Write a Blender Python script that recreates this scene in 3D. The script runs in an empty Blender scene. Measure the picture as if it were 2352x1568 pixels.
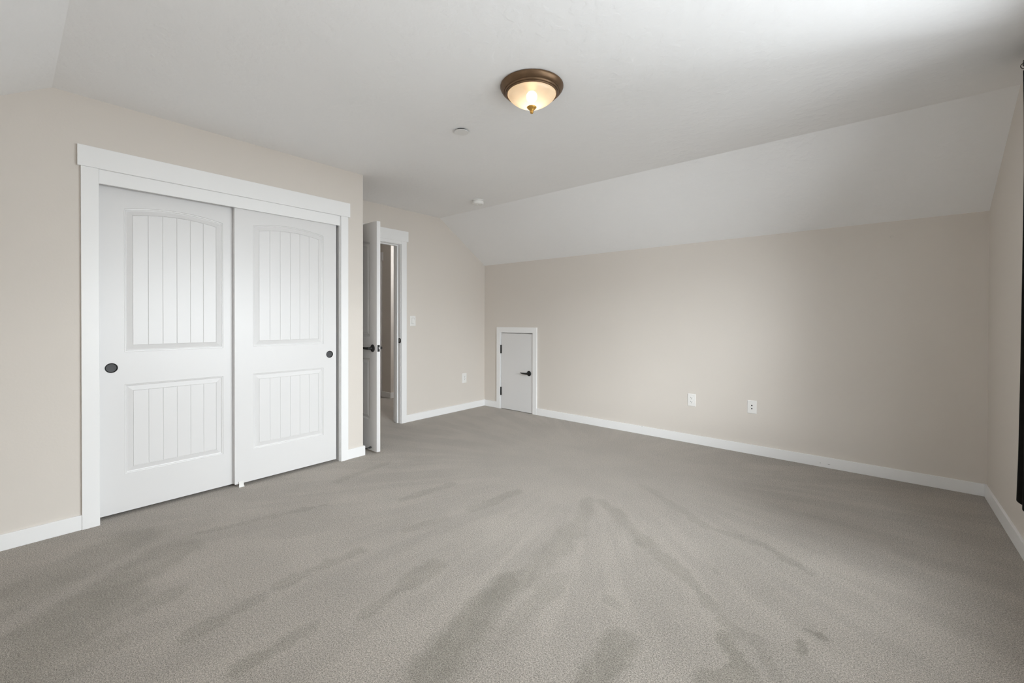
import bpy, bmesh, math, random
from mathutils import Matrix, Vector

random.seed(7)
S = bpy.context.scene
COL = S.collection
PI = math.pi

# ------------------------------------------------------------------ camera, daylight, exposure
F_PX, CY_PX, W_PX, H_PX = 986.3488, 739.1524, 2352, 1568
cam_d = bpy.data.cameras.new('camera')
cam_d.sensor_fit = 'HORIZONTAL'
cam_d.sensor_width = 36.0
cam_d.lens = F_PX / W_PX * 36.0
cam_d.shift_y = -(H_PX / 2 - CY_PX) / W_PX
cam_d.clip_start = 0.02
cam = bpy.data.objects.new('camera', cam_d)
COL.objects.link(cam)
_R = Vector((0.76291379, 0.64649639, 0.00222753))
_U = Vector((-0.00571032, 0.00329313, 0.99997827))
_F = Vector((-0.64647501, 0.76290994, -0.00620408))
_m = Matrix((_R, _U, -_F)).transposed().to_4x4()
_m.translation = Vector((0, 0, 1.19))
cam.matrix_world = _m
S.camera = cam

# outdoors: invented sky and ground brightness by direction, shaped for the light it sends indoors
# rows: elevation bands from the ground up; columns: along the wall to the south ... straight out ... along the wall to the north
OUT = [(0.6, 0.8, 3.3, 15.2, 0.8), (0.6, 7.0, 4.2, 7.9, 0.8), (0.8, 8.5, 13.0, 6.0, 120.0), (5.6, 23.5, 18.4, 15.0, 1.5), (6.2, 1.5, 11.0, 1.5, 1.5)]
EL = [-1.2, -0.45, -0.12, 0.12, 0.45, 1.2]
AZ = [-1.2, -0.83, -0.35, 0.35, 0.8, 1.2]
world = bpy.data.worlds.new('world')
S.world = world
world.use_nodes = True
wn, wl = world.node_tree.nodes, world.node_tree.links
wn.clear()
def wmath(op, a, b=None):
    q = wn.new('ShaderNodeMath'); q.operation = op
    for i, v in enumerate((a, b)):
        if v is None: continue
        if isinstance(v, (int, float)): q.inputs[i].default_value = v
        else: wl.new(v, q.inputs[i])
    return q.outputs[0]
def wstep(v, x, soft):
    q = wn.new('ShaderNodeMapRange'); q.interpolation_type = 'SMOOTHSTEP'
    q.inputs['From Min'].default_value = x - soft; q.inputs['From Max'].default_value = x + soft
    wl.new(v, q.inputs['Value']); return q.outputs[0]
_o = wn.new('ShaderNodeOutputWorld')
_b = wn.new('ShaderNodeBackground')
_g = wn.new('ShaderNodeNewGeometry')
_s = wn.new('ShaderNodeSeparateXYZ')
wl.new(_g.outputs['Incoming'], _s.inputs[0])
_z = wmath('MULTIPLY', _s.outputs['Z'], -1.0)
_y = wmath('MULTIPLY', _s.outputs['Y'], -1.0)
_a = wmath('DIVIDE', _y, wmath('SQRT', wmath('SUBTRACT', 1.0001, wmath('MULTIPLY', _z, _z))))
_ze = [wstep(_z, e, 0.05) for e in EL[1:-1]]
_ae = [wstep(_a, e, 0.08) for e in AZ[1:-1]]
def wrow(r):                                                        # blend across the directions
    v = r[0]
    for i, e in enumerate(_ae): v = wmath('ADD', v, wmath('MULTIPLY', e, r[i + 1] - r[i]))
    return v
_v = wrow(OUT[0])
for _k in range(4):                                                 # blend upwards through the bands
    _n = wrow(OUT[_k + 1])
    _v = wmath('ADD', _v, wmath('MULTIPLY', _ze[_k], wmath('SUBTRACT', _n, _v)))
wl.new(_v, _b.inputs['Strength'])
_b.inputs['Color'].default_value = (0.925, 0.945, 1.0, 1)
wl.new(_b.outputs[0], _o.inputs[0])

WIN_Y0, WIN_Y1, WIN_Z0, WIN_Z1 = 0.78, 2.88, 0.60, 2.12
def portal(name, w, h, loc, aim):
    pl = bpy.data.lights.new(name, 'AREA')
    pl.shape = 'RECTANGLE'; pl.size = w; pl.size_y = h
    pl.cycles.is_portal = True
    po = bpy.data.objects.new(name, pl)
    COL.objects.link(po)
    po.location = loc
    po.rotation_euler = Vector(aim).to_track_quat('-Z', 'Y').to_euler()
portal('window_portal', WIN_Y1 - WIN_Y0, WIN_Z1 - WIN_Z0, (0.745, (WIN_Y0 + WIN_Y1) / 2, (WIN_Z0 + WIN_Z1) / 2), (-1, 0, 0))

S.view_settings.view_transform = 'Standard'
S.view_settings.look = 'None'
S.view_settings.gamma = 1.0
S.view_settings.use_curve_mapping = False
S.view_settings.exposure = 0.16
S.cycles.max_bounces = 12
S.cycles.diffuse_bounces = 7
S.cycles.sample_clamp_indirect = 6.0

# ------------------------------------------------------------------ room dimensions (metres)
XC, YC = -3.4144, 2.0174      # closet wall face, its outer corner
XF = -4.1283                  # far wall
YK = 4.2848                   # right knee wall
XW = 0.5789                   # window wall
ZC, ZK = 2.4409, 1.9271       # flat ceiling, top of the knee walls
YS, YL = 3.4868, 0.1676       # where the flat ceiling meets the slopes
YB = YL - (YK - YS)           # back knee wall
XH = XF - 0.105               # hall side of the far wall

# ------------------------------------------------------------------ materials
def new_mat(name):
    m = bpy.data.materials.new(name)
    m.use_nodes = True
    return m, m.node_tree.nodes, m.node_tree.links, m.node_tree.nodes['Principled BSDF']

def paint(name, rgb, rough, bump_scale=0.0, bump_strength=0.0, bump_dist=0.001, detail=3.0, ramp=None, vary=0.02):
    m, n, l, p = new_mat(name)
    p.inputs['Roughness'].default_value = rough
    tc = n.new('ShaderNodeTexCoord')
    nz = n.new('ShaderNodeTexNoise'); nz.inputs['Scale'].default_value = 1.7; nz.inputs['Detail'].default_value = 3
    l.new(tc.outputs['Object'], nz.inputs['Vector'])
    mx = n.new('ShaderNodeMix'); mx.data_type = 'RGBA'
    mx.inputs[6].default_value = (*[c * (1 - vary) for c in rgb], 1)
    mx.inputs[7].default_value = (*[min(1, c * (1 + vary)) for c in rgb], 1)
    l.new(nz.outputs['Fac'], mx.inputs[0])
    l.new(mx.outputs[2], p.inputs['Base Color'])
    if bump_scale:
        b = n.new('ShaderNodeTexNoise'); b.inputs['Scale'].default_value = bump_scale; b.inputs['Detail'].default_value = detail
        l.new(tc.outputs['Object'], b.inputs['Vector'])
        src = b.outputs['Fac']
        if ramp:
            r = n.new('ShaderNodeValToRGB')
            r.color_ramp.elements[0].position, r.color_ramp.elements[1].position = ramp
            l.new(src, r.inputs['Fac']); src = r.outputs['Color']
        bp = n.new('ShaderNodeBump'); bp.inputs['Strength'].default_value = bump_strength
        bp.inputs['Distance'].default_value = bump_dist
        l.new(src, bp.inputs['Height']); l.new(bp.outputs[0], p.inputs['Normal'])
    return m

M_WALL = paint('greige_wall_paint', (0.704, 0.656, 0.604), 0.75, 90, 0.25, 0.0012)
M_CEIL = paint('white_ceiling_paint', (0.89, 0.89, 0.895), 0.85, 19, 0.30, 0.003, 5, (0.46, 0.62))
M_TRIM = paint('white_trim_paint', (0.89, 0.89, 0.89), 0.32, vary=0.01)
M_DOOR = paint('white_door_paint', (0.755, 0.748, 0.747), 0.35, 260, 0.05, 0.0004, vary=0.01)
M_PLATE = paint('white_plastic', (0.86, 0.85, 0.83), 0.3, vary=0.01)
M_DISC = paint('off_white_disc_paint', (0.76, 0.755, 0.745), 0.5)
M_DARKHOLE = paint('dark_socket_hole', (0.02, 0.02, 0.02), 0.6)
M_BLACK = paint('matte_black_metal', (0.006, 0.006, 0.006), 0.42, vary=0.1)
M_PULL = paint('charcoal_pull_cup', (0.055, 0.055, 0.058), 0.5, vary=0.05)

def metal(name, rgb, rough, metallic=1.0):
    m, n, l, p = new_mat(name)
    p.inputs['Metallic'].default_value = metallic
    p.inputs['Roughness'].default_value = rough
    tc = n.new('ShaderNodeTexCoord'); nz = n.new('ShaderNodeTexNoise'); nz.inputs['Scale'].default_value = 40
    l.new(tc.outputs['Object'], nz.inputs['Vector'])
    mx = n.new('ShaderNodeMix'); mx.data_type = 'RGBA'
    mx.inputs[6].default_value = (*[c * .8 for c in rgb], 1); mx.inputs[7].default_value = (*[c * 1.2 for c in rgb], 1)
    l.new(nz.outputs['Fac'], mx.inputs[0]); l.new(mx.outputs[2], p.inputs['Base Color'])
    return m
M_BRONZE = metal('brushed_bronze', (0.17, 0.105, 0.060), 0.42, 0.75)
M_GOLD = metal('aged_gold', (0.55, 0.32, 0.08), 0.4, 0.7)
M_STEEL = metal('bright_steel', (0.75, 0.75, 0.75), 0.25)

def bowl_material():
    m = bpy.data.materials.new('amber_alabaster_glass'); m.use_nodes = True
    n, l = m.node_tree.nodes, m.node_tree.links
    n.clear()
    out = n.new('ShaderNodeOutputMaterial')
    tc = n.new('ShaderNodeTexCoord'); nz = n.new('ShaderNodeTexNoise'); nz.inputs['Scale'].default_value = 14; nz.inputs['Detail'].default_value = 4
    l.new(tc.outputs['Object'], nz.inputs['Vector'])
    mx = n.new('ShaderNodeMix'); mx.data_type = 'RGBA'
    mx.inputs[6].default_value = (0.78, 0.66, 0.50, 1); mx.inputs[7].default_value = (0.90, 0.82, 0.68, 1)
    l.new(nz.outputs['Fac'], mx.inputs[0])
    tr = n.new('ShaderNodeBsdfTranslucent'); l.new(mx.outputs[2], tr.inputs['Color'])
    df = n.new('ShaderNodeBsdfDiffuse'); l.new(mx.outputs[2], df.inputs['Color'])
    rf = n.new('ShaderNodeBsdfRefraction'); rf.inputs['IOR'].default_value = 1.03; rf.inputs['Roughness'].default_value = 0.65
    l.new(mx.outputs[2], rf.inputs['Color'])
    gl = n.new('ShaderNodeBsdfGlossy'); gl.inputs['Roughness'].default_value = 0.25
    a = n.new('ShaderNodeMixShader'); a.inputs[0].default_value = 0.45
    l.new(tr.outputs[0], a.inputs[1]); l.new(df.outputs[0], a.inputs[2])
    b = n.new('ShaderNodeMixShader'); b.inputs[0].default_value = 0.22
    l.new(a.outputs[0], b.inputs[1]); l.new(rf.outputs[0], b.inputs[2])
    c = n.new('ShaderNodeMixShader'); c.inputs[0].default_value = 0.05
    l.new(b.outputs[0], c.inputs[1]); l.new(gl.outputs[0], c.inputs[2])
    l.new(c.outputs[0], out.inputs[0])
    return m
M_BOWL = bowl_material()

BULB = 25.0
def emit(name, rgb, s):
    m = bpy.data.materials.new(name); m.use_nodes = True
    n, l = m.node_tree.nodes, m.node_tree.links
    n.clear(); o = n.new('ShaderNodeOutputMaterial'); e = n.new('ShaderNodeEmission')
    e.inputs['Color'].default_value = (*rgb, 1); e.inputs['Strength'].default_value = s
    l.new(e.outputs[0], o.inputs[0])
    return m
M_BULB = emit('warm_lit_bulb', (1.0, 0.87, 0.69), BULB)

def glass_pane():
    m = bpy.data.materials.new('window_glass'); m.use_nodes = True
    n, l = m.node_tree.nodes, m.node_tree.links
    n.clear(); o = n.new('ShaderNodeOutputMaterial')
    t = n.new('ShaderNodeBsdfTransparent'); t.inputs['Color'].default_value = (0.95, 0.97, 0.96, 1)
    g = n.new('ShaderNodeBsdfGlossy'); g.inputs['Roughness'].default_value = 0.0
    f = n.new('ShaderNodeLayerWeight'); f.inputs['Blend'].default_value = 0.5
    pw = n.new('ShaderNodeMath'); pw.operation = 'POWER'; pw.inputs[1].default_value = 5.0
    ma = n.new('ShaderNodeMath'); ma.operation = 'MULTIPLY_ADD'; ma.inputs[1].default_value = 0.80; ma.inputs[2].default_value = 0.03
    l.new(f.outputs['Facing'], pw.inputs[0]); l.new(pw.outputs[0], ma.inputs[0])
    x = n.new('ShaderNodeMixShader')
    l.new(ma.outputs[0], x.inputs[0]); l.new(t.outputs[0], x.inputs[1]); l.new(g.outputs[0], x.inputs[2]); l.new(x.outputs[0], o.inputs[0])
    return m
M_GLASS = glass_pane()

def fabric():
    m, n, l, p = new_mat('black_curtain_fabric')
    p.inputs['Roughness'].default_value = 0.9
    p.inputs['Specular IOR Level'].default_value = 0.15
    tc = n.new('ShaderNodeTexCoord'); nz = n.new('ShaderNodeTexNoise'); nz.inputs['Scale'].default_value = 500
    l.new(tc.outputs['Object'], nz.inputs['Vector'])
    r = n.new('ShaderNodeValToRGB')
    r.color_ramp.elements[0].color = (0.004, 0.004, 0.0035, 1); r.color_ramp.elements[1].color = (0.012, 0.0105, 0.0085, 1)
    l.new(nz.outputs['Fac'], r.inputs['Fac']); l.new(r.outputs[0], p.inputs['Base Color'])
    return m
M_CURTAIN = fabric()

def carpet():
    m, n, l, p = new_mat('grey_cut_pile_carpet')
    p.inputs['Roughness'].default_value = 1.0
    p.inputs['Specular IOR Level'].default_value = 0.05
    p.inputs['Sheen Weight'].default_value = 0.25
    p.inputs['Sheen Roughness'].default_value = 0.6
    tc = n.new('ShaderNodeTexCoord')
    P = tc.outputs['Object']
    def math_(op, a, b=None, c=None, clamp=False):
        q = n.new('ShaderNodeMath'); q.operation = op; q.use_clamp = clamp
        for i, v in enumerate((a, b, c)):
            if v is None: continue
            if isinstance(v, (int, float)): q.inputs[i].default_value = v
            else: l.new(v, q.inputs[i])
        return q.outputs[0]
    def noise(vec, scale, detail=2.0, rough=0.5):
        q = n.new('ShaderNodeTexNoise'); q.inputs['Scale'].default_value = scale
        q.inputs['Detail'].default_value = detail; q.inputs['Roughness'].default_value = rough
        l.new(vec, q.inputs['Vector']); return q.outputs['Fac']
    def smooth(v, a, b, o0=0.0, o1=1.0):
        q = n.new('ShaderNodeMapRange'); q.interpolation_type = 'SMOOTHSTEP'
        q.inputs['From Min'].default_value = a; q.inputs['From Max'].default_value = b
        q.inputs['To Min'].default_value = o0; q.inputs['To Max'].default_value = o1
        l.new(v, q.inputs['Value']); return q.outputs[0]
    sep = n.new('ShaderNodeSeparateXYZ'); l.new(P, sep.inputs[0])
    X, Y = sep.outputs['X'], sep.outputs['Y']
    # tufts
    t1 = noise(P, 430, 3.0, 0.65)
    t2 = noise(P, 170, 2.0, 0.6)
    tuft = math_('ADD', math_('MULTIPLY', t1, 0.7), math_('MULTIPLY', t2, 0.3))
    rp = n.new('ShaderNodeValToRGB')
    rp.color_ramp.elements[0].position = 0.385; rp.color_ramp.elements[0].color = (0.110, 0.095, 0.076, 1)
    rp.color_ramp.elements[1].position = 0.60; rp.color_ramp.elements[1].color = (0.64, 0.582, 0.518, 1)
    e = rp.color_ramp.elements.new(0.49); e.color = (0.338, 0.303, 0.262, 1)
    l.new(tuft, rp.inputs['Fac'])
    # the nap brushed in a fan of vacuum strokes from a spot near the far end
    dx, dy = math_('SUBTRACT', X, -1.75), math_('SUBTRACT', Y, 3.15)
    ang = math_('ARCTAN2', dy, dx)
    rad = math_('SQRT', math_('ADD', math_('MULTIPLY', dx, dx), math_('MULTIPLY', dy, dy)))
    cb = n.new('ShaderNodeCombineXYZ')
    l.new(math_('MULTIPLY', ang, 6.0), cb.inputs[0]); l.new(math_('MULTIPLY', rad, 0.55), cb.inputs[1])
    f1 = noise(cb.outputs[0], 1.9, 3.0, 0.55)
    wob = math_('MULTIPLY', math_('SUBTRACT', noise(P, 8.0, 6.0, 0.72), 0.5), 0.16)
    fan = smooth(math_('ADD', f1, wob), 0.42, 0.56, 0.0, 1.0)
    patch = smooth(noise(P, 2.3, 4.0, 0.6), 0.35, 0.65, 0.0, 1.0)
    # single strokes and footprints where the pile lies the other way, then painted shade
    strokes = [(-1.26, 1.46, -1.14, 0.92, 0.079, 1),
        (-1.1, 1.06, -1.08, 0.92, 0.06, 0.45),
        (-1.1, 1.64, -1.06, 1.15, 0.047, 0.5),
        (-1.66, 0.78, -1.64, 0.5, 0.032, 0.7),
        (-1.63, 1.34, -1.61, 1.18, 0.053, 0.7),
        (-1.61, 1.18, -1.56, 0.93, 0.026, 0.8),
        (-2.0, 0.69, -1.96, 0.44, 0.042, 0.6),
        (-2.02, 1.16, -2.03, 0.78, 0.033, 0.6),
        (-2.69, 1.3, -2.87, 0.68, 0.023, 0.5),
        (-1.44, 2.47, -1.31, 2.18, 0.043, 0.5),
        (-1.3, 2.09, -1.24, 1.71, 0.074, 0.6),
        (-1.24, 1.71, -1.22, 1.47, 0.057, 0.7),
        (-1.35, 2.52, -0.95, 2.23, 0.042, 0.55),
        (-0.95, 2.23, -0.7, 2.06, 0.044, 0.6),
        (-0.7, 2.06, -0.4, 1.8, 0.03, 0.6),
        (-0.43, 1.73, -0.31, 1.58, 0.037, 0.85),
        (-0.34, 1.6, -0.42, 1.49, 0.038, 0.9),
        (-1.27, 2.95, -0.73, 2.6, 0.034, 0.5),
        (-0.73, 2.6, -0.45, 2.59, 0.029, 0.45),
        (-0.45, 2.59, -0.23, 2.44, 0.028, 0.6),
        (-0.71, 1.47, -0.7, 1.24, 0.064, 1),
        (-0.86, 1.65, -0.82, 1.63, 0.022, 0.5),
        (-0.19, 1.98, -0.16, 1.98, 0.017, 0.9),
        (-0.21, 1.9, -0.19, 1.85, 0.014, 0.9),
        (-0.58, 2.19, -0.56, 2.17, 0.021, 0.7),
        (-1.88, 2.28, -1.92, 1.9, 0.04, 0.55),
        (-2.33, 2.07, -2.37, 1.7, 0.039, 0.55),
        (-3.08, 2.05, -3.01, 1.58, 0.037, 0.5),
        (-1.97, 1.7, -2.02, 1.45, 0.03, 0.5),
        (-2.32, 0.47, -2.29, 0.28, 0.043, 0.6),
        (-2.13, 0.24, -2.07, 0.08, 0.06, 0.6),
        (-0.33, 1.8, -0.24, 1.65, 0.018, 0.4),
        (-2.75, 0.55, -2.25, -0.15, 0.12, .75),  # from here on: dimness of the near-left corner painted in as wide soft bands
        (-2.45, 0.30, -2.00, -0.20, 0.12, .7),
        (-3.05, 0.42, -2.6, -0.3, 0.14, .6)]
    total = None
    for ax, ay, bx, by, w, k in strokes:
        ex, ey = bx - ax, by - ay
        L2 = ex * ex + ey * ey + 1e-6
        px, py = math_('SUBTRACT', X, ax), math_('SUBTRACT', Y, ay)
        h = math_('MULTIPLY', math_('ADD', math_('MULTIPLY', px, ex), math_('MULTIPLY', py, ey)), 1 / L2, clamp=True)
        qx, qy = math_('SUBTRACT', px, math_('MULTIPLY', h, ex)), math_('SUBTRACT', py, math_('MULTIPLY', h, ey))
        d = math_('ADD', math_('SQRT', math_('ADD', math_('MULTIPLY', qx, qx), math_('MULTIPLY', qy, qy))), wob)
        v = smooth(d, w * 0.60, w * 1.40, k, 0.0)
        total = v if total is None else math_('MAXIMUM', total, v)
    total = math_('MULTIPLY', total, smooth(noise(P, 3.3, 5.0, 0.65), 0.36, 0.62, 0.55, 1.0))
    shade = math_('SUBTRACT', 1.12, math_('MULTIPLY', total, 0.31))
    fan = math_('MULTIPLY', fan, smooth(rad, 0.5, 1.5, 0.1, 1.0))
    shade = math_('SUBTRACT', shade, math_('MULTIPLY', fan, 0.085))
    shade = math_('SUBTRACT', shade, math_('MULTIPLY', patch, 0.08))
    shade = math_('ADD', shade, math_('MULTIPLY', math_('SUBTRACT', noise(P, 60, 3.0, 0.7), 0.5), 0.34))
    sv = n.new('ShaderNodeCombineXYZ'); l.new(shade, sv.inputs[0]); l.new(math_('ADD', shade, math_('MULTIPLY', total, 0.002)), sv.inputs[1])
    l.new(math_('SUBTRACT', shade, math_('MULTIPLY', total, 0.028)), sv.inputs[2])
    mul = n.new('ShaderNodeVectorMath'); mul.operation = 'MULTIPLY'
    l.new(rp.outputs['Color'], mul.inputs[0]); l.new(sv.outputs[0], mul.inputs[1])
    l.new(mul.outputs[0], p.inputs['Base Color'])
    bp = n.new('ShaderNodeBump'); bp.inputs['Strength'].default_value = 0.8; bp.inputs['Distance'].default_value = 0.006
    l.new(tuft, bp.inputs['Height']); l.new(bp.outputs[0], p.inputs['Normal'])
    return m
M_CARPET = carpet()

# ------------------------------------------------------------------ mesh helpers
def link_mesh(name, bm, mat, parent=None, smooth=False, bevel=0.0, angle=40):
    bmesh.ops.recalc_face_normals(bm, faces=bm.faces)
    me = bpy.data.meshes.new(name)
    bm.to_mesh(me); bm.free()
    for f in me.polygons: f.use_smooth = smooth
    me.materials.append(mat)
    o = bpy.data.objects.new(name, me)
    COL.objects.link(o)
    if parent: o.parent = parent
    if bevel:
        b = o.modifiers.new('bevel', 'BEVEL'); b.width = bevel; b.segments = 2; b.limit_method = 'ANGLE'; b.angle_limit = math.radians(angle)
        b.harden_normals = False
    if smooth:
        try: me.set_sharp_from_angle(angle=math.radians(angle))
        except Exception: pass
    return o

def box(bm, x0, x1, y0, y1, z0, z1):
    v = [bm.verts.new((x, y, z)) for x in (x0, x1) for y in (y0, y1) for z in (z0, z1)]
    for f in ((0, 1, 3, 2), (4, 6, 7, 5), (0, 4, 5, 1), (2, 3, 7, 6), (0, 2, 6, 4), (1, 5, 7, 3)):
        bm.faces.new([v[i] for i in f])

def boxes(name, mat, lst, parent=None, bevel=0.0):
    bm = bmesh.new()
    for b in lst: box(bm, *b)
    return link_mesh(name, bm, mat, parent, bevel=bevel)

def lathe(bm, prof, seg=48, axis='Z', centre=(0, 0, 0)):
    """prof: list of (radius, height); axis Z keeps height along +Z, axis Y sends it along -Y."""
    cx, cy, cz = centre
    rings = []
    for r, h in prof:
        ring = []
        for i in range(seg if r > 1e-6 else 1):
            a = 2 * PI * i / seg
            u, w = r * math.cos(a), r * math.sin(a)
            co = (cx + u, cy + w, cz + h) if axis == 'Z' else (cx + u, cy - h, cz + w)
            ring.append(bm.verts.new(co))
        rings.append(ring)
    for a, b in zip(rings, rings[1:]):
        for i in range(seg):
            j = (i + 1) % seg
            q = []
            for vv in (a[i % len(a)], a[j % len(a)], b[j % len(b)], b[i % len(b)]):
                if vv not in q: q.append(vv)
            if len(q) > 2: bm.faces.new(q)
    return rings

def structure(o, label=None, cat=None):
    o['kind'] = 'structure'
    if label: o['label'] = label
    if cat: o['category'] = cat
    return o

def thing(name, label, cat, loc=(0, 0, 0), rotz=0.0, group=None):
    o = bpy.data.objects.new(name, None)
    o.empty_display_size = 0.05
    COL.objects.link(o)
    o.location = loc; o.rotation_euler = (0, 0, rotz)
    o['label'] = label; o['category'] = cat
    if group: o['group'] = group
    return o

def tag(o, label, cat, group=None):
    o['label'] = label; o['category'] = cat
    if group: o['group'] = group
    return o

# wall with straight sides, a piecewise-linear top and rectangular holes; axis 'x': face at x, running along y; axis 'y': face at y, running along x
def wall(name, axis, face, thick, top, holes=(), mat=M_WALL, z0=0.0):
    us = sorted(set([p[0] for p in top] + [h[i] for h in holes for i in (0, 1)]))
    zs = sorted(set([z0] + [h[i] for h in holes for i in (2, 3)]))
    zs = [z for z in zs if z >= z0]
    def ztop(u):
        for (a, za), (b, zb) in zip(top, top[1:]):
            if a - 1e-9 <= u <= b + 1e-9: return za + (zb - za) * (u - a) / (b - a)
    bm = bmesh.new()
    def P(u, d, z): return (face + d, u, z) if axis == 'x' else (u, face + d, z)
    for a, b in zip(us, us[1:]):
        for i, za in enumerate(zs):
            if za >= min(ztop(a), ztop(b)) - 1e-6: continue
            if i + 1 < len(zs) and zs[i + 1] < min(ztop(a), ztop(b)) - 1e-6: zb0 = zb1 = zs[i + 1]
            else: zb0, zb1 = ztop(a), ztop(b)
            um, zm = (a + b) / 2, (za + (zb0 + zb1) / 2) / 2
            if any(h[0] < um < h[1] and h[2] < zm < h[3] for h in holes): continue
            v = [bm.verts.new(P(u, d, z)) for d in (0, thick) for u, z in ((a, za), (b, za), (b, zb1), (a, zb0))]
            for f in ((0, 1, 2, 3), (4, 5, 6, 7), (0, 1, 5, 4), (1, 2, 6, 5), (2, 3, 7, 6), (3, 0, 4, 7)):
                bm.faces.new([v[k] for k in f])
    bmesh.ops.remove_doubles(bm, verts=bm.verts, dist=1e-5)
    seen = {}
    for f in bm.faces: seen.setdefault(frozenset(f.verts), []).append(f)
    dead = [f for fs in seen.values() if len(fs) > 1 for f in fs]
    bmesh.ops.delete(bm, geom=dead, context='FACES_ONLY')
    return structure(link_mesh(name, bm, mat))

# ------------------------------------------------------------------ the room shell
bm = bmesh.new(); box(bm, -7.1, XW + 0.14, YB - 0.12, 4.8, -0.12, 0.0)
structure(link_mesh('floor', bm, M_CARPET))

GABLE = [(YB, ZK), (YL, ZC), (YS, ZC), (YK, ZK)]
wall('wall_left', 'x', XC, -0.11, [(YB, ZK), (YL, ZC), (YC, ZC)], [(0.334, 1.823, -1, 2.06)])
wall('wall_alcove', 'y', YC, -0.115, [(XF, ZC), (XC - 0.11, ZC)])
wall('wall_far', 'x', XF, -0.105, GABLE, [(2.122, 2.923, -1, 2.052)])
wall('wall_right', 'y', YK, 0.12, [(XH, ZK), (XW + 0.14, ZK)], [(-3.822, -3.281, -1, 1.018)])
wall('wall_back', 'y', YB, -0.12, [(XH, ZK), (XW + 0.14, ZK)])
wall('wall_window', 'x', XW, 0.14, GABLE, [(WIN_Y0, WIN_Y1, WIN_Z0, WIN_Z1)])

bm = bmesh.new()
sec = [(YB - 0.12, ZK - 0.12 * (ZC - ZK) / (YL - YB)), (YL, ZC), (YS, ZC), (YK + 0.12, ZK - 0.12 * (ZC - ZK) / (YK - YS))]
lo = [[bm.verts.new((x, y, z)) for y, z in sec] for x in (XH, XW + 0.14)]
hi = [[bm.verts.new((x, y, z + 0.12)) for y, z in sec] for x in (XH, XW + 0.14)]
for i in range(3):
    bm.faces.new((lo[0][i], lo[0][i + 1], lo[1][i + 1], lo[1][i])); bm.faces.new((hi[0][i], hi[1][i], hi[1][i + 1], hi[0][i + 1]))
for k in (0, 1):
    for i in range(3): bm.faces.new((lo[k][i], lo[k][i + 1], hi[k][i + 1], hi[k][i]))
for i in (0, 3): bm.faces.new((lo[0][i], lo[1][i], hi[1][i], hi[0][i]))
structure(link_mesh('ceiling', bm, M_CEIL))

# the hall beyond the open door
structure(boxes('wall_hall', M_WALL, [(-7.0, -5.56, 3.745, 4.7, 0, ZC)]))
structure(boxes('wall_hall', M_WALL, [(-7.1, -7.0, 1.0, 4.8, 0, ZC)]))
structure(boxes('wall_hall', M_WALL, [(-7.0, XH, 1.0, 1.1, 0, ZC)]))
structure(boxes('wall_hall', M_WALL, [(-5.56, XH, 4.6, 4.7, 0, ZC)]))
wall('wall_hall', 'x', XH, -0.012, [(1.0, ZC), (4.7, ZC)], [(2.122, 2.923, -1, 2.052)])
structure(boxes('ceiling_hall', M_CEIL, [(-7.1, XH, 0.9, 4.8, ZC, ZC + 0.1)]))

hl = bpy.data.lights.new('hall_lamp', 'POINT'); hl.energy = 18.0; hl.shadow_soft_size = 0.12; hl.color = (0.90, 0.95, 1.0)
ho = bpy.data.objects.new('hall_lamp', hl); COL.objects.link(ho); ho.location = (-4.80, 4.30, 2.20)

# ------------------------------------------------------------------ baseboards
BH, BT = 0.083, 0.0145
def baseboard(name, lst):
    return structure(boxes(name, M_TRIM, lst, bevel=0.002))
baseboard('baseboard_left', [(XC, XC + BT, YB, 0.2755, 0, BH)])
baseboard('baseboard_left', [(XC, XC + BT, 1.8715, YC + BT, 0, BH)])
baseboard('baseboard_alcove', [(XF + 0.02, XC - 0.0002, YC, YC + BT, 0, BH)])
baseboard('baseboard_far', [(XF, XF + BT, 2.9815, YK - 0.0002, 0, BH)])
baseboard('baseboard_right', [(XF + BT, -3.8880, YK - BT, YK, 0, BH)])
baseboard('baseboard_right', [(-3.2145, XW - BT, YK - BT, YK, 0, BH)])
baseboard('baseboard_window', [(XW - BT, XW, YB, YK, 0, BH)])
baseboard('baseboard_back', [(XC + BT, XW - BT, YB, YB + BT, 0, BH)])
baseboard('baseboard_hall', [(-7.0, -5.56, 3.745 - BT, 3.745, 0, BH), (-5.56, -5.56 + BT, 3.745 - BT, 4.6, 0, BH)])

# ------------------------------------------------------------------ door and closet casings
def trim_root(name):
    o = bpy.data.objects.new(name, None); o.empty_display_size = 0.05; COL.objects.link(o)
    return structure(o)
t = trim_root('trim_1')                                            # closet surround
boxes('head_casing', M_TRIM, [(XC, XC + 0.024, 0.262, 1.887, 2.046, 2.163)], t, 0.0015)
boxes('side_casing', M_TRIM, [(XC, XC + 0.019, 0.2755, 0.3490, 0, 2.046)], t, 0.0015)
boxes('side_casing', M_TRIM, [(XC, XC + 0.019, 1.8085, 1.8715, 0, 2.046)], t, 0.0015)
boxes('side_jamb', M_TRIM, [(XC - 0.11, XC + 0.0005, 0.334, 0.3505, 0, 2.046)], t, 0.001)
boxes('side_jamb', M_TRIM, [(XC - 0.11, XC + 0.0005, 1.8035, 1.823, 0, 2.046)], t, 0.001)
boxes('head_jamb', M_TRIM, [(XC - 0.11, XC, 0.334, 1.823, 2.046, 2.060)], t)
boxes('track_fascia', M_TRIM, [(XC - 0.010, XC + 0.006, 0.3505, 1.8035, 1.966, 2.046)], t, 0.0015)

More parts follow.
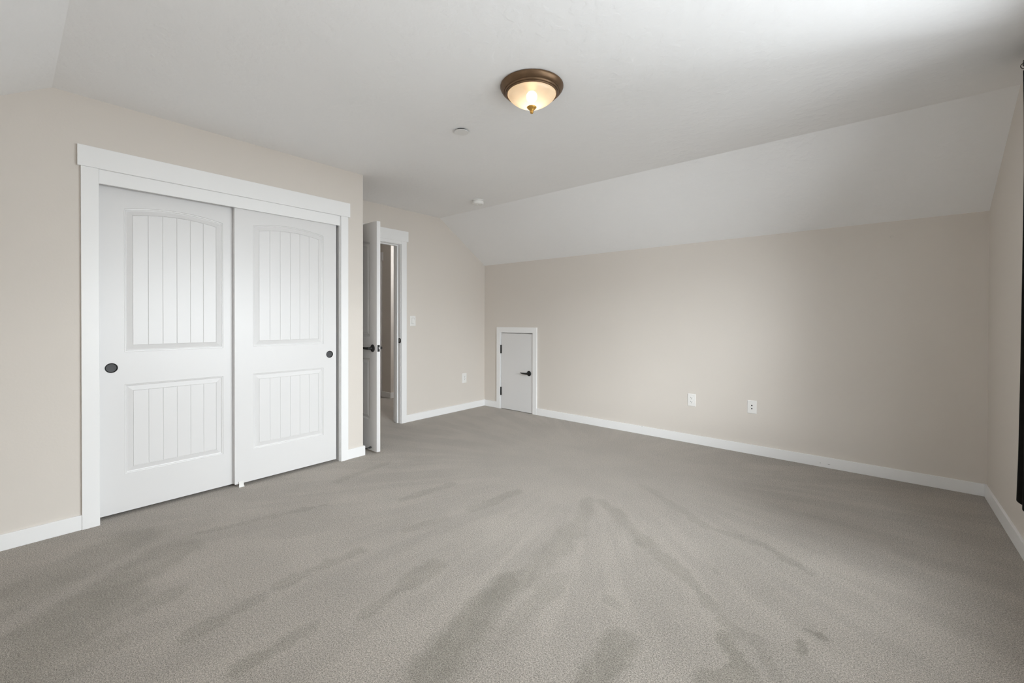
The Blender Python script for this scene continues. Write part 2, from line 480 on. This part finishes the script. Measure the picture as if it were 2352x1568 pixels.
t = trim_root('trim_2')                                            # bedroom door surround
boxes('head_casing', M_TRIM, [(XF, XF + 0.022, 2.036, 3.002, 2.073, 2.191)], t, 0.0015)
boxes('side_casing', M_TRIM, [(XF, XF + 0.018, 2.909, 2.9815, 0, 2.073)], t, 0.0015)
boxes('side_casing', M_TRIM, [(XF, XF + 0.018, 2.063, 2.136, 0, 2.073)], t, 0.0015)
boxes('head_casing', M_TRIM, [(XF, XF + 0.016, 2.136, 2.909, 2.040, 2.073)], t, 0.001)
boxes('side_jamb', M_TRIM, [(XH - 0.012, XF + 0.0005, 2.905, 2.923, 0, 2.052)], t, 0.001)
boxes('side_jamb', M_TRIM, [(XH - 0.012, XF + 0.0005, 2.122, 2.140, 0, 2.052)], t, 0.001)
boxes('head_jamb', M_TRIM, [(XH - 0.012, XF + 0.0005, 2.140, 2.905, 2.036, 2.052)], t, 0.001)
boxes('door_stop', M_TRIM, [(XF - 0.080, XF - 0.045, 2.894, 2.905, 0, 2.036), (XF - 0.080, XF - 0.045, 2.140, 2.151, 0, 2.036), (XF - 0.080, XF - 0.045, 2.151, 2.894, 2.025, 2.036)], t, 0.0015)
boxes('hall_casing', M_TRIM, [(XH - 0.030, XH - 0.012, 2.909, 2.98, 0, 2.05), (XH - 0.030, XH - 0.012, 2.063, 2.136, 0, 2.05), (XH - 0.032, XH - 0.012, 2.04, 3.0, 2.05, 2.17)], t, 0.0015)
o = boxes('strike_plate', M_BLACK, [(XF - 0.030, XF + 0.004, 2.9035, 2.9052, 0.915, 0.972), (XF + 0.003, XF + 0.006, 2.9035, 2.9100, 0.925, 0.962)], t, 0.0008)
o['label'] = 'black strike plate on the white door jamb'
boxes('strike_hole', M_STEEL, [(XF - 0.020, XF - 0.008, 2.9030, 2.9036, 0.930, 0.957)], o)

t = trim_root('trim_3')                                            # attic hatch surround
HB = YK - 0.018
boxes('head_casing', M_TRIM, [(-3.8875, -3.2165, HB, YK, 1.0165, 1.0870)], t, 0.0015)
boxes('side_casing', M_TRIM, [(-3.8875, -3.8240, HB, YK, 0, 1.0165)], t, 0.0015)
boxes('side_casing', M_TRIM, [(-3.2795, -3.2165, HB, YK, 0, 1.0165)], t, 0.0015)
boxes('side_jamb', M_TRIM, [(-3.824, -3.812, YK + 0.0, YK + 0.12, 0, 1.0165)], t)
boxes('side_jamb', M_TRIM, [(-3.2815, -3.2795, YK + 0.0, YK + 0.12, 0, 1.0165)], t)
boxes('jamb_back', M_TRIM, [(-3.82, -3.28, YK + 0.05, YK + 0.062, 0, 1.0165)], t)

t = trim_root('trim_4')                                            # hall door surround
boxes('head_casing', M_TRIM, [(-6.66, -5.7576, 3.727, 3.745, 2.0855, 2.212)], t, 0.0015)
boxes('side_casing', M_TRIM, [(-5.86, -5.786, 3.729, 3.745, 0, 2.0855)], t, 0.0015)
boxes('side_casing', M_TRIM, [(-6.64, -6.566, 3.729, 3.745, 0, 2.0855)], t, 0.0015)
structure(boxes('door_5', M_DOOR, [(-6.564, -5.862, 3.733, 3.7445, 0.01, 2.08)], bevel=0.001))

# ------------------------------------------------------------------ panelled doors
def panel_loops(u0, u1, z0, z1, rise, ts, prof):
    w = u1 - u0; uc = (u0 + u1) / 2
    R = (w * w / 4 + rise * rise) / (2 * rise) if rise else 0
    zc = z1 + rise - R if rise else 0
    loops = []
    for d, dep in prof:
        bot = [(u0 + d + (w - 2 * d) * k, z0 + d) for k in ts]
        topv = []
        for k in reversed(ts):
            u = u0 + d + (w - 2 * d) * k
            topv.append((u, zc + math.sqrt((R - d) ** 2 - (u - uc) ** 2) if rise else z1 - d))
        loops.append([(u, z, dep) for u, z in bot + topv])
    return loops

PROF = [(0.0, 0.0), (0.0022, 0.0042), (0.0075, 0.0048), (0.0096, 0.0092), (0.0135, 0.0100), (0.0400, 0.0022), (0.0418, 0.0054)]
def plank_ts(w, n=6, gw=0.0042):
    iw = w - 2 * PROF[-1][0]
    ts, depth = [], []
    for i in range(n):
        a, b = i / n, (i + 1) / n
        g = gw / 2 / iw
        if i: ts += [a - g, a, a + g]; depth += [0, 1, 0]
        else: ts.append(0.0); depth.append(0)
        lo_, hi_ = a + (g if i else 0), b - (g if i < n - 1 else 0)
        for q in (0.33, 0.66): ts.append(lo_ + (hi_ - lo_) * q); depth.append(0)
    ts.append(1.0); depth.append(0)
    return ts, depth

def panel_mesh(u0, u1, z0, z1, rise, side, thick):
    """side -1: faces -Y at y=0; side +1: faces +Y at y=thick"""
    ts, gd = plank_ts(u1 - u0)
    loops = panel_loops(u0, u1, z0, z1, rise, ts, PROF)
    bm = bmesh.new()
    def Y(dep): return dep if side < 0 else thick - dep
    vl = [[bm.verts.new((u, Y(dep), z)) for u, z, dep in lp] for lp in loops]
    N = len(vl[0])
    for a, b in zip(vl, vl[1:]):
        for i in range(N): bm.faces.new((a[i], a[(i + 1) % N], b[(i + 1) % N], b[i]))
    # planked field: a small step up from the last loop, grooves between the planks
    last = loops[-1]; m = len(ts)
    base = 0.0030
    bot = [bm.verts.new((last[i][0], Y(base + 0.0030 * gd[i]), last[i][1] + (0.002 if 0 < i < m - 1 else 0.002))) for i in range(m)]
    top = [bm.verts.new((last[2 * m - 1 - i][0], Y(base + 0.0030 * gd[i]), last[2 * m - 1 - i][1] - 0.002)) for i in range(m)]
    for i in range(m - 1):
        bm.faces.new((bot[i], bot[i + 1], top[i + 1], top[i]))
        bm.faces.new((vl[-1][i], vl[-1][i + 1], bot[i + 1], bot[i]))
        bm.faces.new((vl[-1][2 * m - 1 - i], vl[-1][2 * m - 2 - i], top[i + 1], top[i]))
    bm.faces.new((vl[-1][0], bot[0], top[0], vl[-1][2 * m - 1]))
    bm.faces.new((vl[-1][m - 1], bot[m - 1], top[m - 1], vl[-1][m]))
    return bm, loops[0]

def door_slab(name, width, z0, z1, thick, panels, holes, both, loc, rotz):
    """Slab in local X (width), Z (height); front at y=0 facing -Y, back at y=thick. panels: (name,u0,u1,z0,z1,rise); holes: (u,z,r)"""
    bm = bmesh.new()
    kids = []
    def face(side):
        y = 0.0 if side < 0 else thick
        rect = [bm.verts.new((u, y, z)) for u, z in ((0, z0), (width, z0), (width, z1), (0, z1))]
        edges = [bm.edges.new((rect[i], rect[(i + 1) % 4])) for i in range(4)]
        if side < 0 or both:
            for pn, u0, u1, pz0, pz1, rise in panels:
                pb, outline = panel_mesh(u0, u1, pz0, pz1, rise, side, thick)
                kids.append((pn, pb))
                vs = [bm.verts.new((u, y, z)) for u, z, _ in outline]
                edges += [bm.edges.new((vs[i], vs[(i + 1) % len(vs)])) for i in range(len(vs))]
        if side < 0:
            for u, z, r in holes:
                vs = [bm.verts.new((u + r * math.cos(2 * PI * i / 40), y, z + r * math.sin(2 * PI * i / 40))) for i in range(40)]
                edges += [bm.edges.new((vs[i], vs[(i + 1) % 40])) for i in range(40)]
        bmesh.ops.triangle_fill(bm, use_beauty=True, use_dissolve=False, edges=edges, normal=(0, -1, 0))
        return rect
    a, b = face(-1), face(1)
    for i in range(4): bm.faces.new((a[i], a[(i + 1) % 4], b[(i + 1) % 4], b[i]))
    o = link_mesh(name, bm, M_DOOR)
    o.location = loc; o.rotation_euler = (0, 0, rotz)
    for pn, pb in kids: link_mesh(pn, pb, M_DOOR, o)
    return o

def finger_pull(parent, u, z, r):
    bm = bmesh.new()
    lathe(bm, [(r - 0.0005, -0.004), (r + 0.0012, 0.0), (r + 0.0010, 0.0013), (r - 0.0006, 0.0018), (r - 0.0020, 0.0012), (r - 0.0030, -0.001)], 40, 'Y', (u, 0, z))
    o = link_mesh('finger_pull', bm, M_BLACK, parent, smooth=True)
    o['label'] = 'round black flush finger pull'
    bm = bmesh.new()
    lathe(bm, [(r - 0.0030, -0.001), (r - 0.0034, -0.0050), (r - 0.0045, -0.0062), (0.012, -0.0066), (0.0, -0.0066)], 40, 'Y', (u, 0, z))
    link_mesh('cup', bm, M_PULL, o, smooth=True)

DT = 0.035
R_FACE, L_FACE = -3.430, -3.470
y0 = 1.0400
d = door_slab('door_1', 0.742, 0.022, 2.02, DT, [('upper_panel', 1.157 - y0, 1.674 - y0, 0.988, 1.8610, 0.032), ('lower_panel', 1.157 - y0, 1.674 - y0, 0.2450, 0.7920, 0)],
              [(1.7255 - y0, 0.899, 0.0275)], False, (R_FACE, y0, 0), PI / 2)
structure(d, 'right-hand white sliding closet door, in front, pull at its right edge', 'closet door')
finger_pull(d, 1.7255 - y0, 0.899, 0.0275)
y0 = 0.3530
d = door_slab('door_2', 0.742, 0.020, 2.02, DT, [('upper_panel', 0.4655 - y0, 0.9815 - y0, 0.986, 1.8520, 0.032), ('lower_panel', 0.4655 - y0, 0.9815 - y0, 0.2450, 0.7900, 0)],
              [(0.4075 - y0, 0.8945, 0.0280)], False, (L_FACE, y0, 0), PI / 2)
structure(d, 'left-hand white sliding closet door, behind, pull at its left edge', 'closet door')
finger_pull(d, 0.4075 - y0, 0.8945, 0.0280)

# lever handle: rosette centre at local origin, on a face at y=0 facing -Y; flip sends it to the other face, lever always towards -X
def lever_handle(parent, x, y, z, facing, scale=1.0):
    def tr(bm):
        for v in bm.verts:
            v.co = Vector((x + v.co.x * scale, y + facing * v.co.y * scale * -1, z + v.co.z * scale))
        return bm
    bm = bmesh.new()
    lathe(bm, [(0.0, 0.0), (0.0335, 0.0), (0.0335, 0.003), (0.0310, 0.0060), (0.0285, 0.0066), (0.0270, 0.0085), (0.0180, 0.0115), (0.0135, 0.0130), (0.0120, 0.0200), (0.0120, 0.0480), (0.0, 0.0520)], 36, 'Y')
    o = link_mesh('door_handle', tr(bm), M_BLACK, parent, smooth=True)
    o['label'] = 'black lever handle with round rosette'
    bm = bmesh.new()
    secs = [(0.012, 0.046, 0.0000, 0.0110, 0.0095), (-0.004, 0.0475, 0.0, 0.0122, 0.0100), (-0.020, 0.0490, 0.0000, 0.0112, 0.0085), (-0.042, 0.0500, 0.0000, 0.0105, 0.0075),
            (-0.064, 0.0495, 0.0008, 0.0096, 0.0068), (-0.084, 0.0480, 0.0020, 0.0078, 0.0060), (-0.100, 0.0460, 0.0034, 0.0056, 0.0050), (-0.110, 0.0445, 0.0042, 0.0030, 0.0030)]
    rings = []
    for px, py, pz, hz, hy in secs:
        rings.append([bm.verts.new((px, -(py + hy * math.cos(2 * PI * i / 16)), pz + hz * math.sin(2 * PI * i / 16))) for i in range(16)])
    for a, b in zip(rings, rings[1:]):
        for i in range(16): bm.faces.new((a[i], a[(i + 1) % 16], b[(i + 1) % 16], b[i]))
    bm.faces.new(rings[0]); bm.faces.new(list(reversed(rings[-1])))
    link_mesh('lever', tr(bm), M_BLACK, o, smooth=True)
    return o

# open bedroom door: leaf at right angles to the far wall
HX = -4.104
d = door_slab('door_3', 0.762, 0.018, 2.050, 0.034, [('upper_panel', 0.112, 0.650, 1.030, 1.872, 0.035), ('lower_panel', 0.112, 0.650, 0.290, 0.837, 0)], [], True, (HX, 2.109, 0), 0)
structure(d, 'open white panelled bedroom door standing edge-on beside the closet wall', 'door')
lever_handle(d, -3.4083 - HX, 0.0, 0.930, -1)
lever_handle(d, -3.4083 - HX, 0.034, 0.930, 1)
o = boxes('latch_plate', M_BLACK, [(0.7615, 0.7635, 0.0055, 0.0285, 0.902, 0.961)], d, 0.0008)
o['label'] = 'black latch plate on the door edge'
boxes('latch_bolt', M_STEEL, [(0.763, 0.7700, 0.0150, 0.0220, 0.923, 0.941)], o, 0.001)
for hz in (0.27, 1.05, 1.83):
    bm = bmesh.new()
    lathe(bm, [(0.0, -0.045), (0.0065, -0.045), (0.0065, 0.045), (0.0, 0.045)], 16, 'Z', (-0.009, 0.040, hz))
    link_mesh('hinge', bm, M_BLACK, d, smooth=True)

# low attic hatch in the right wall
d = boxes('door_4', M_DOOR, [(0, 0.520, 0, 0.032, 0.006, 1.004)], bevel=0.0015)
d.location = (-3.8065, YK - 0.004, 0)
structure(d, 'low plain white attic hatch in the knee wall by the far corner', 'hatch door')
lever_handle(d, -3.343 + 3.8065, 0.0, 0.505, -1)
for za, zb in ((0.738, 0.848), (0.181, 0.288)):
    bm = bmesh.new()
    lathe(bm, [(0.0, za), (0.0052, za), (0.0062, za + 0.002), (0.0062, zb - 0.002), (0.0052, zb), (0.0, zb)], 16, 'Z', (-0.009, -0.0080, 0))
    box(bm, -0.0165, -0.001, -0.0065, 0.004, za, zb)
    o = link_mesh('hinge', bm, M_BLACK, d, smooth=True)
    o['label'] = 'black butt hinge'

# ------------------------------------------------------------------ window
w = trim_root('window_1')
y0, y1, z0, z1 = WIN_Y0, WIN_Y1, WIN_Z0, WIN_Z1
boxes('window_frame', M_TRIM, [(XW + 0.004, XW + 0.06, y0, y0 + 0.045, z0, z1), (XW + 0.004, XW + 0.06, y1 - 0.045, y1, z0, z1), (XW + 0.004, XW + 0.06, y0 + 0.045, y1 - 0.045, z0, z0 + 0.045),
      (XW + 0.004, XW + 0.06, y0 + 0.045, y1 - 0.045, z1 - 0.045, z1), (XW + 0.012, XW + 0.05, (y0 + y1) / 2 - 0.025, (y0 + y1) / 2 + 0.025, z0 + 0.045, z1 - 0.045)], w, 0.002)
boxes('pane', M_GLASS, [(XW + 0.030, XW + 0.034, y0 + 0.045, (y0 + y1) / 2 - 0.025, z0 + 0.045, z1 - 0.045)], w)
boxes('pane', M_GLASS, [(XW + 0.030, XW + 0.034, (y0 + y1) / 2 + 0.025, y1 - 0.045, z0 + 0.045, z1 - 0.045)], w)
boxes('window_casing', M_TRIM, [(XW - 0.018, XW, y0 - 0.075, y0 - 0.004, z0 - 0.02, z1), (XW - 0.018, XW, y1 + 0.004, y1 + 0.075, z0 - 0.02, z1), (XW - 0.022, XW, y0 - 0.09, y1 + 0.09, z1, z1 + 0.115)], w, 0.0015)
boxes('window_sill', M_TRIM, [(XW - 0.030, XW + 0.004, y0 - 0.09, y1 + 0.09, z0 - 0.024, z0)], w, 0.002)

# ------------------------------------------------------------------ curtain at the right edge
t = thing('curtain', 'dark floor-reaching curtain panel hanging on the window wall at the right', 'curtain', (XW - 0.042, 2.9, 0.0))
def curtain_edge(z):
    pts = [(0.28, 0.300), (0.55, 0.262), (0.9, 0.245), (1.25, 0.238), (1.6, 0.236), (1.9, 0.236), (2.2, 0.250), (2.39, 0.272)]
    for (a, va), (b, vb) in zip(pts, pts[1:]):
        if z <= b: return va + (vb - va) * max(0, (z - a)) / (b - a)
    return pts[-1][1]
bm = bmesh.new()
rows, cols = 36, 90
grid = []
for r in range(rows + 1):
    f = r / rows
    z = 0.330 + f * (2.3895 - 0.330)
    e1 = curtain_edge(z); row = []
    for c in range(cols + 1):
        q = c / cols
        yy = -0.01 + (e1 + 0.01) * q
        amp = 0.020 * (0.75 + 0.35 * (1 - f)) * (1.0 if q < 0.80 else 0.35 + 0.65 * (1 - (q - 0.80) / 0.2))
        xx = -amp * math.sin(q * 2 * PI * 3.2 + 0.5 * math.sin(f * 3.1 + q * 6)) * (1.0 if q < 0.93 else 0.7)
        zz = z + (0.012 * (q > 0.97) if r == 0 else 0) - (0.010 * math.cos(q * 2 * PI * 3.2) if r == 0 else 0)
        row.append(bm.verts.new((xx, yy, zz)))
    grid.append(row)
for a, b in zip(grid, grid[1:]):
    for i in range(cols): bm.faces.new((a[i], a[i + 1], b[i + 1], b[i]))
o = link_mesh('curtain_panel', bm, M_CURTAIN, t, smooth=True, angle=80)
sm = o.modifiers.new('thickness', 'SOLIDIFY'); sm.thickness = 0.003

bm = bmesh.new()
lathe(bm, [(0.0, -1.05), (0.011, -1.05), (0.011, 1.30), (0.0, 1.30)], 20, 'Y', (0, 0, 0))
for v in bm.verts: v.co = Vector((v.co.x, v.co.y, v.co.z))
rod = tag(link_mesh('curtain_rod', bm, M_BLACK, smooth=True), 'black curtain rod above the window carrying the dark curtain', 'curtain rod')
rod.location = (XW - 0.042, 2.09, 2.408)
for yy in (-1.15, 0.0, 0.98):
    boxes('bracket', M_BLACK, [(-0.005, 0.042, yy - 0.008, yy + 0.008, -0.010, 0.004), (0.037, 0.042, yy - 0.015, yy + 0.015, -0.04, 0.03)], rod)

for k in range(6):                                                  # rings that carry the curtain
    bm = bmesh.new()
    for i in range(24):
        a = 2 * PI * i / 24
        c = Vector((0.0145 * math.cos(a), 0, 0.0145 * math.sin(a)))
        for j in range(8):
            b = 2 * PI * j / 8
            bm.verts.new((c.x * (1 + 0.1 * math.cos(b)), 0.0019 * math.sin(b), c.z * (1 + 0.1 * math.cos(b))))
    bm.verts.ensure_lookup_table()
    for i in range(24):
        for j in range(8):
            q = lambda a, b: bm.verts[(a % 24) * 8 + b % 8]
            bm.faces.new((q(i, j), q(i + 1, j), q(i + 1, j + 1), q(i, j + 1)))
    o = link_mesh('ring', bm, M_BLACK, rod, smooth=True, angle=180)
    o.location = (0, 0.83 + k * 0.046, -0.0015)

# ------------------------------------------------------------------ ceiling lamp
LX, LY = -1.4185, 1.8340
t = thing('ceiling_light', 'lit flush-mount ceiling lamp with bronze rim and amber glass bowl', 'ceiling light', (LX, LY, ZC))
bm = bmesh.new()
lathe(bm, [(0.0, -0.001), (0.1660, -0.001), (0.1690, -0.003), (0.1690, -0.0085), (0.1672, -0.0125), (0.1630, -0.0190), (0.1580, -0.0250), (0.1520, -0.0298), (0.1480, -0.0312), (0.1466, -0.0296),
           (0.1460, -0.0330), (0.1445, -0.0366), (0.1415, -0.0392), (0.1392, -0.0390), (0.1384, -0.0376), (0.1380, -0.0420), (0.1365, -0.0455), (0.1335, -0.0470), (0.1312, -0.0450), (0.1310, -0.0300), (0.1250, -0.0220), (0.0, -0.0200)], 96)
link_mesh('canopy', bm, M_BRONZE, t, smooth=True, angle=28)
bm = bmesh.new()
lathe(bm, [(0.1290, -0.0380), (0.1296, -0.0460), (0.1215, -0.0585), (0.1085, -0.0710), (0.0915, -0.0835), (0.0730, -0.0940), (0.0535, -0.1030), (0.0360, -0.1092), (0.0200, -0.1132), (0.006, -0.1150)], 96)
link_mesh('glass_bowl', bm, M_BOWL, t, smooth=True, angle=80)
bm = bmesh.new()
lathe(bm, [(0.0, -0.1080), (0.0235, -0.1080), (0.0260, -0.1105), (0.0255, -0.1140), (0.0220, -0.1180), (0.0160, -0.1220), (0.0125, -0.1265), (0.0105, -0.1300), (0.0085, -0.1325),
           (0.0095, -0.1350), (0.0098, -0.1385), (0.0080, -0.1425), (0.0045, -0.1450), (0.0, -0.1458)], 40)
o = link_mesh('finial', bm, M_GOLD, t, smooth=True, angle=50)
o['label'] = 'small gold finial under the bowl'
bm = bmesh.new()
bmesh.ops.create_uvsphere(bm, u_segments=24, v_segments=16, radius=0.028)
for v in bm.verts: v.co.z = v.co.z - 0.053
link_mesh('bulb', bm, M_BULB, t, smooth=True, angle=180)

# ------------------------------------------------------------------ ceiling discs
t = thing('smoke_detector', 'white round smoke detector on the ceiling by the far corner', 'smoke detector', (-3.203, 3.222, ZC))
bm = bmesh.new()
lathe(bm, [(0.0, -0.0002), (0.0620, -0.0002), (0.0640, -0.003), (0.0630, -0.0085), (0.0540, -0.0095), (0.0520, -0.0140), (0.0, -0.0140)], 48)
link_mesh('base', bm, M_PLATE, t, smooth=True)
bm = bmesh.new()
lathe(bm, [(0.0, -0.0130), (0.0570, -0.0130), (0.0600, -0.0160), (0.0600, -0.0330), (0.0575, -0.0400), (0.0540, -0.0440), (0.0440, -0.0455), (0.0430, -0.0435), (0.0400, -0.0435), (0.0390, -0.0460), (0.0, -0.0470)], 48)
link_mesh('housing', bm, M_PLATE, t, smooth=True)
bm = bmesh.new()
lathe(bm, [(0.0, -0.0460), (0.0130, -0.0460), (0.0135, -0.0490), (0.0110, -0.0500), (0.0100, -0.0492), (0.0, -0.0488)], 24, 'Z', (-0.012, -0.004, 0))
link_mesh('test_button', bm, M_PLATE, t, smooth=True)

t = thing('sprinkler_cover', 'small flat white disc on the ceiling to the left of the lamp', 'cover plate', (-2.103, 1.960, ZC))
bm = bmesh.new()
lathe(bm, [(0.0, -0.0090), (0.0452, -0.0090), (0.0468, -0.0098), (0.0470, -0.0136), (0.0455, -0.0148), (0.0, -0.0150)], 56)
link_mesh('disc', bm, M_DISC, t, smooth=True, angle=30)
bm = bmesh.new()
lathe(bm, [(0.0, 0.0), (0.036, 0.0), (0.036, -0.0092), (0.0, -0.0092)], 40)
link_mesh('stem', bm, M_DARKHOLE, t, smooth=True, angle=30)

# ------------------------------------------------------------------ switch and outlets (local: plate on y=0 facing -Y)
def plate(root, w, h, t_=0.0055):
    bm = bmesh.new()
    a = [(-w / 2, -h / 2), (w / 2, -h / 2), (w / 2, h / 2), (-w / 2, h / 2)]
    k = 0.004
    back = [bm.verts.new((x, 0, z)) for x, z in a]
    mid = [bm.verts.new((x, -t_ * 0.45, z)) for x, z in a]
    fr = [bm.verts.new((x - math.copysign(k, x), -t_, z - math.copysign(k, z))) for x, z in a]
    for p, q in ((back, mid), (mid, fr)):
        for i in range(4): bm.faces.new((p[i], p[(i + 1) % 4], q[(i + 1) % 4], q[i]))
    bm.faces.new(fr); bm.faces.new(back)
    return link_mesh('face_plate', bm, M_PLATE, root)
def screw(root, z, t_=0.0055):
    bm = bmesh.new(); lathe(bm, [(0.0034, t_ - 0.001), (0.0034, t_ + 0.0004), (0.0, t_ + 0.0009)], 14, 'Y', (0, 0, z))
    link_mesh('screw', bm, M_PLATE, root, smooth=True)
def sockets(parent, z, y):
    boxes('slot', M_DARKHOLE, [(-0.0078, -0.0052, y - 0.0004, y + 0.001, z + 0.0015, z + 0.0105)], parent)
    boxes('slot', M_DARKHOLE, [(0.0052, 0.0078, y - 0.0004, y + 0.001, z + 0.0025, z + 0.0100)], parent)
    bm = bmesh.new(); lathe(bm, [(0.0032, -y - 0.001), (0.0032, -y + 0.0004), (0.0, -y + 0.0004)], 14, 'Y', (0, 0, z - 0.0070))
    link_mesh('ground_hole', bm, M_DARKHOLE, parent)

t = thing('light_switch', 'white rocker light switch beside the door casing on the far wall', 'light switch', (XF, 3.0785, 1.1685), PI / 2)
plate(t, 0.0775, 0.1195)
bm = bmesh.new()
v = [bm.verts.new(c) for c in ((-0.017, -0.005, -0.034), (0.017, -0.005, -0.034), (0.017, -0.005, 0.034), (-0.017, -0.005, 0.034),
     (-0.0165, -0.0100, -0.0335), (0.0165, -0.0100, -0.0335), (0.0165, -0.0062, 0.0335), (-0.0165, -0.0062, 0.0335))]
for f in ((0, 1, 5, 4), (1, 2, 6, 5), (2, 3, 7, 6), (3, 0, 4, 7), (4, 5, 6, 7)): bm.faces.new([v[i] for i in f])
link_mesh('rocker', bm, M_PLATE, t)
boxes('bezel_gap', M_DARKHOLE, [(-0.0182, 0.0182, -0.0057, -0.0050, -0.0352, 0.0352)], t)

t = thing('wall_outlet', 'white wall outlet low on the far wall left of the corner', 'wall outlet', (XF, 3.9025, 0.4160), PI / 2, 'wall outlets')
plate(t, 0.0785, 0.1270)
o = boxes('receptacle', M_PLATE, [(-0.0168, 0.0168, -0.0072, -0.005, -0.0335, 0.0335)], t, 0.001)
sockets(o, 0.0185, -0.0072); sockets(o, -0.0155, -0.0072)

t = thing('wall_outlet', 'white duplex wall outlet on the right wall, nearer the low hatch', 'wall outlet', (-1.3538, YK, 0.4152), 0, 'wall outlets')
plate(t, 0.0750, 0.1190)
for zz in (0.0195, -0.0195):
    bm = bmesh.new()
    pts = []
    for i in range(40):
        a = 2 * PI * i / 40
        pts.append((0.0172 * math.cos(a), max(-0.0142, min(0.0142, 0.0172 * math.sin(a)))))
    a_ = [bm.verts.new((x, -0.005, z + zz)) for x, z in pts]; b_ = [bm.verts.new((x, -0.0074, z + zz)) for x, z in pts]
    for i in range(40): bm.faces.new((a_[i], a_[(i + 1) % 40], b_[(i + 1) % 40], b_[i]))
    bm.faces.new(b_)
    o = link_mesh('receptacle', bm, M_PLATE, t)
    sockets(o, zz, -0.0074)
screw(t, 0.0)

t = thing('media_plate', 'white wall plate with two dark round jacks on the right wall', 'wall plate', (-0.8352, YK, 0.4170), 0)
plate(t, 0.0745, 0.1165)
for zz in (0.0135, -0.0145):
    bm = bmesh.new(); lathe(bm, [(0.0085, 0.004), (0.0085, 0.0068), (0.0058, 0.0072)], 24, 'Y', (0, 0, zz))
    o = link_mesh('jack', bm, M_PLATE, t, smooth=True, angle=30)
    bm = bmesh.new(); lathe(bm, [(0.0058, 0.0060), (0.0058, 0.0071), (0.0, 0.0071)], 20, 'Y', (0, 0, zz))
    link_mesh('jack_hole', bm, M_DARKHOLE, o)
screw(t, 0.042); screw(t, -0.042)

# ------------------------------------------------------------------ small fittings
t = thing('door_bumper', 'black rod door stop sticking out of the baseboard behind the open door', 'door stop', (-3.430, YC + BT, 0.046))
bm = bmesh.new(); lathe(bm, [(0.0, 0.0), (0.0125, 0.0), (0.0115, -0.004), (0.005, -0.006), (0.0045, -0.055), (0.0, -0.055)], 20, 'Y')
link_mesh('rod', bm, M_BLACK, t, smooth=True)
bm = bmesh.new(); lathe(bm, [(0.0, -0.054), (0.0065, -0.054), (0.0085, -0.058), (0.0085, -0.0745), (0.0, -0.0765)], 20, 'Y')
link_mesh('rubber_tip', bm, M_BLACK, t, smooth=True)

t = thing('door_guide', 'small white floor guide under the front sliding closet door', 'door guide', (-3.435, 1.078, 0))
boxes('foot', M_PLATE, [(-0.055, 0.022, -0.017, 0.017, 0.0, 0.006)], t, 0.001)
boxes('tab', M_PLATE, [(0.010, 0.0145, -0.015, 0.015, 0.004, 0.040)], t, 0.001)
boxes('tab', M_PLATE, [(-0.0360, -0.0315, -0.015, 0.015, 0.004, 0.019)], t, 0.001)

bm = bmesh.new()                                                   # daub of filler left on the right wall
for cx, cz, r in ((-0.010, -0.002, 0.006), (-0.003, 0.003, 0.004), (0.006, 0.004, 0.006), (0.011, 0.001, 0.004), (-0.004, -0.007, 0.003)):
    lathe(bm, [(0.0, 0.0022), (r * 0.55, 0.0018), (r, 0.0)], 10, 'Y', (cx, 0, cz))
o = link_mesh('filler_daub', bm, M_WALL, bpy.data.objects['wall_right'], smooth=True)
o.location = (0.082, YK, 1.813)

M_SCUFF = paint('grey_scuff', (0.30, 0.29, 0.28), 0.7)
M_NICK = paint('dark_nick', (0.06, 0.055, 0.05), 0.8)
for name, m, px, pz, w, h in (('scuff_mark', M_SCUFF, -0.338, 0.032, 0.0045, 0.0065), ('scuff_mark', M_SCUFF, -0.281, 0.031, 0.0170, 0.0032), ('paint_nick', M_NICK, -1.846, 0.0805, 0.0110, 0.0018)):
    bm = bmesh.new(); lathe(bm, [(0.0, 0.0006), (0.7, 0.0005), (1.0, 0.0)], 14, 'Y')
    for v in bm.verts: v.co.x *= w / 2; v.co.z *= h / 2
    o = link_mesh(name, bm, m, bpy.data.objects['baseboard_right.001'], smooth=True)
    o.location = (px, YK - BT, pz)
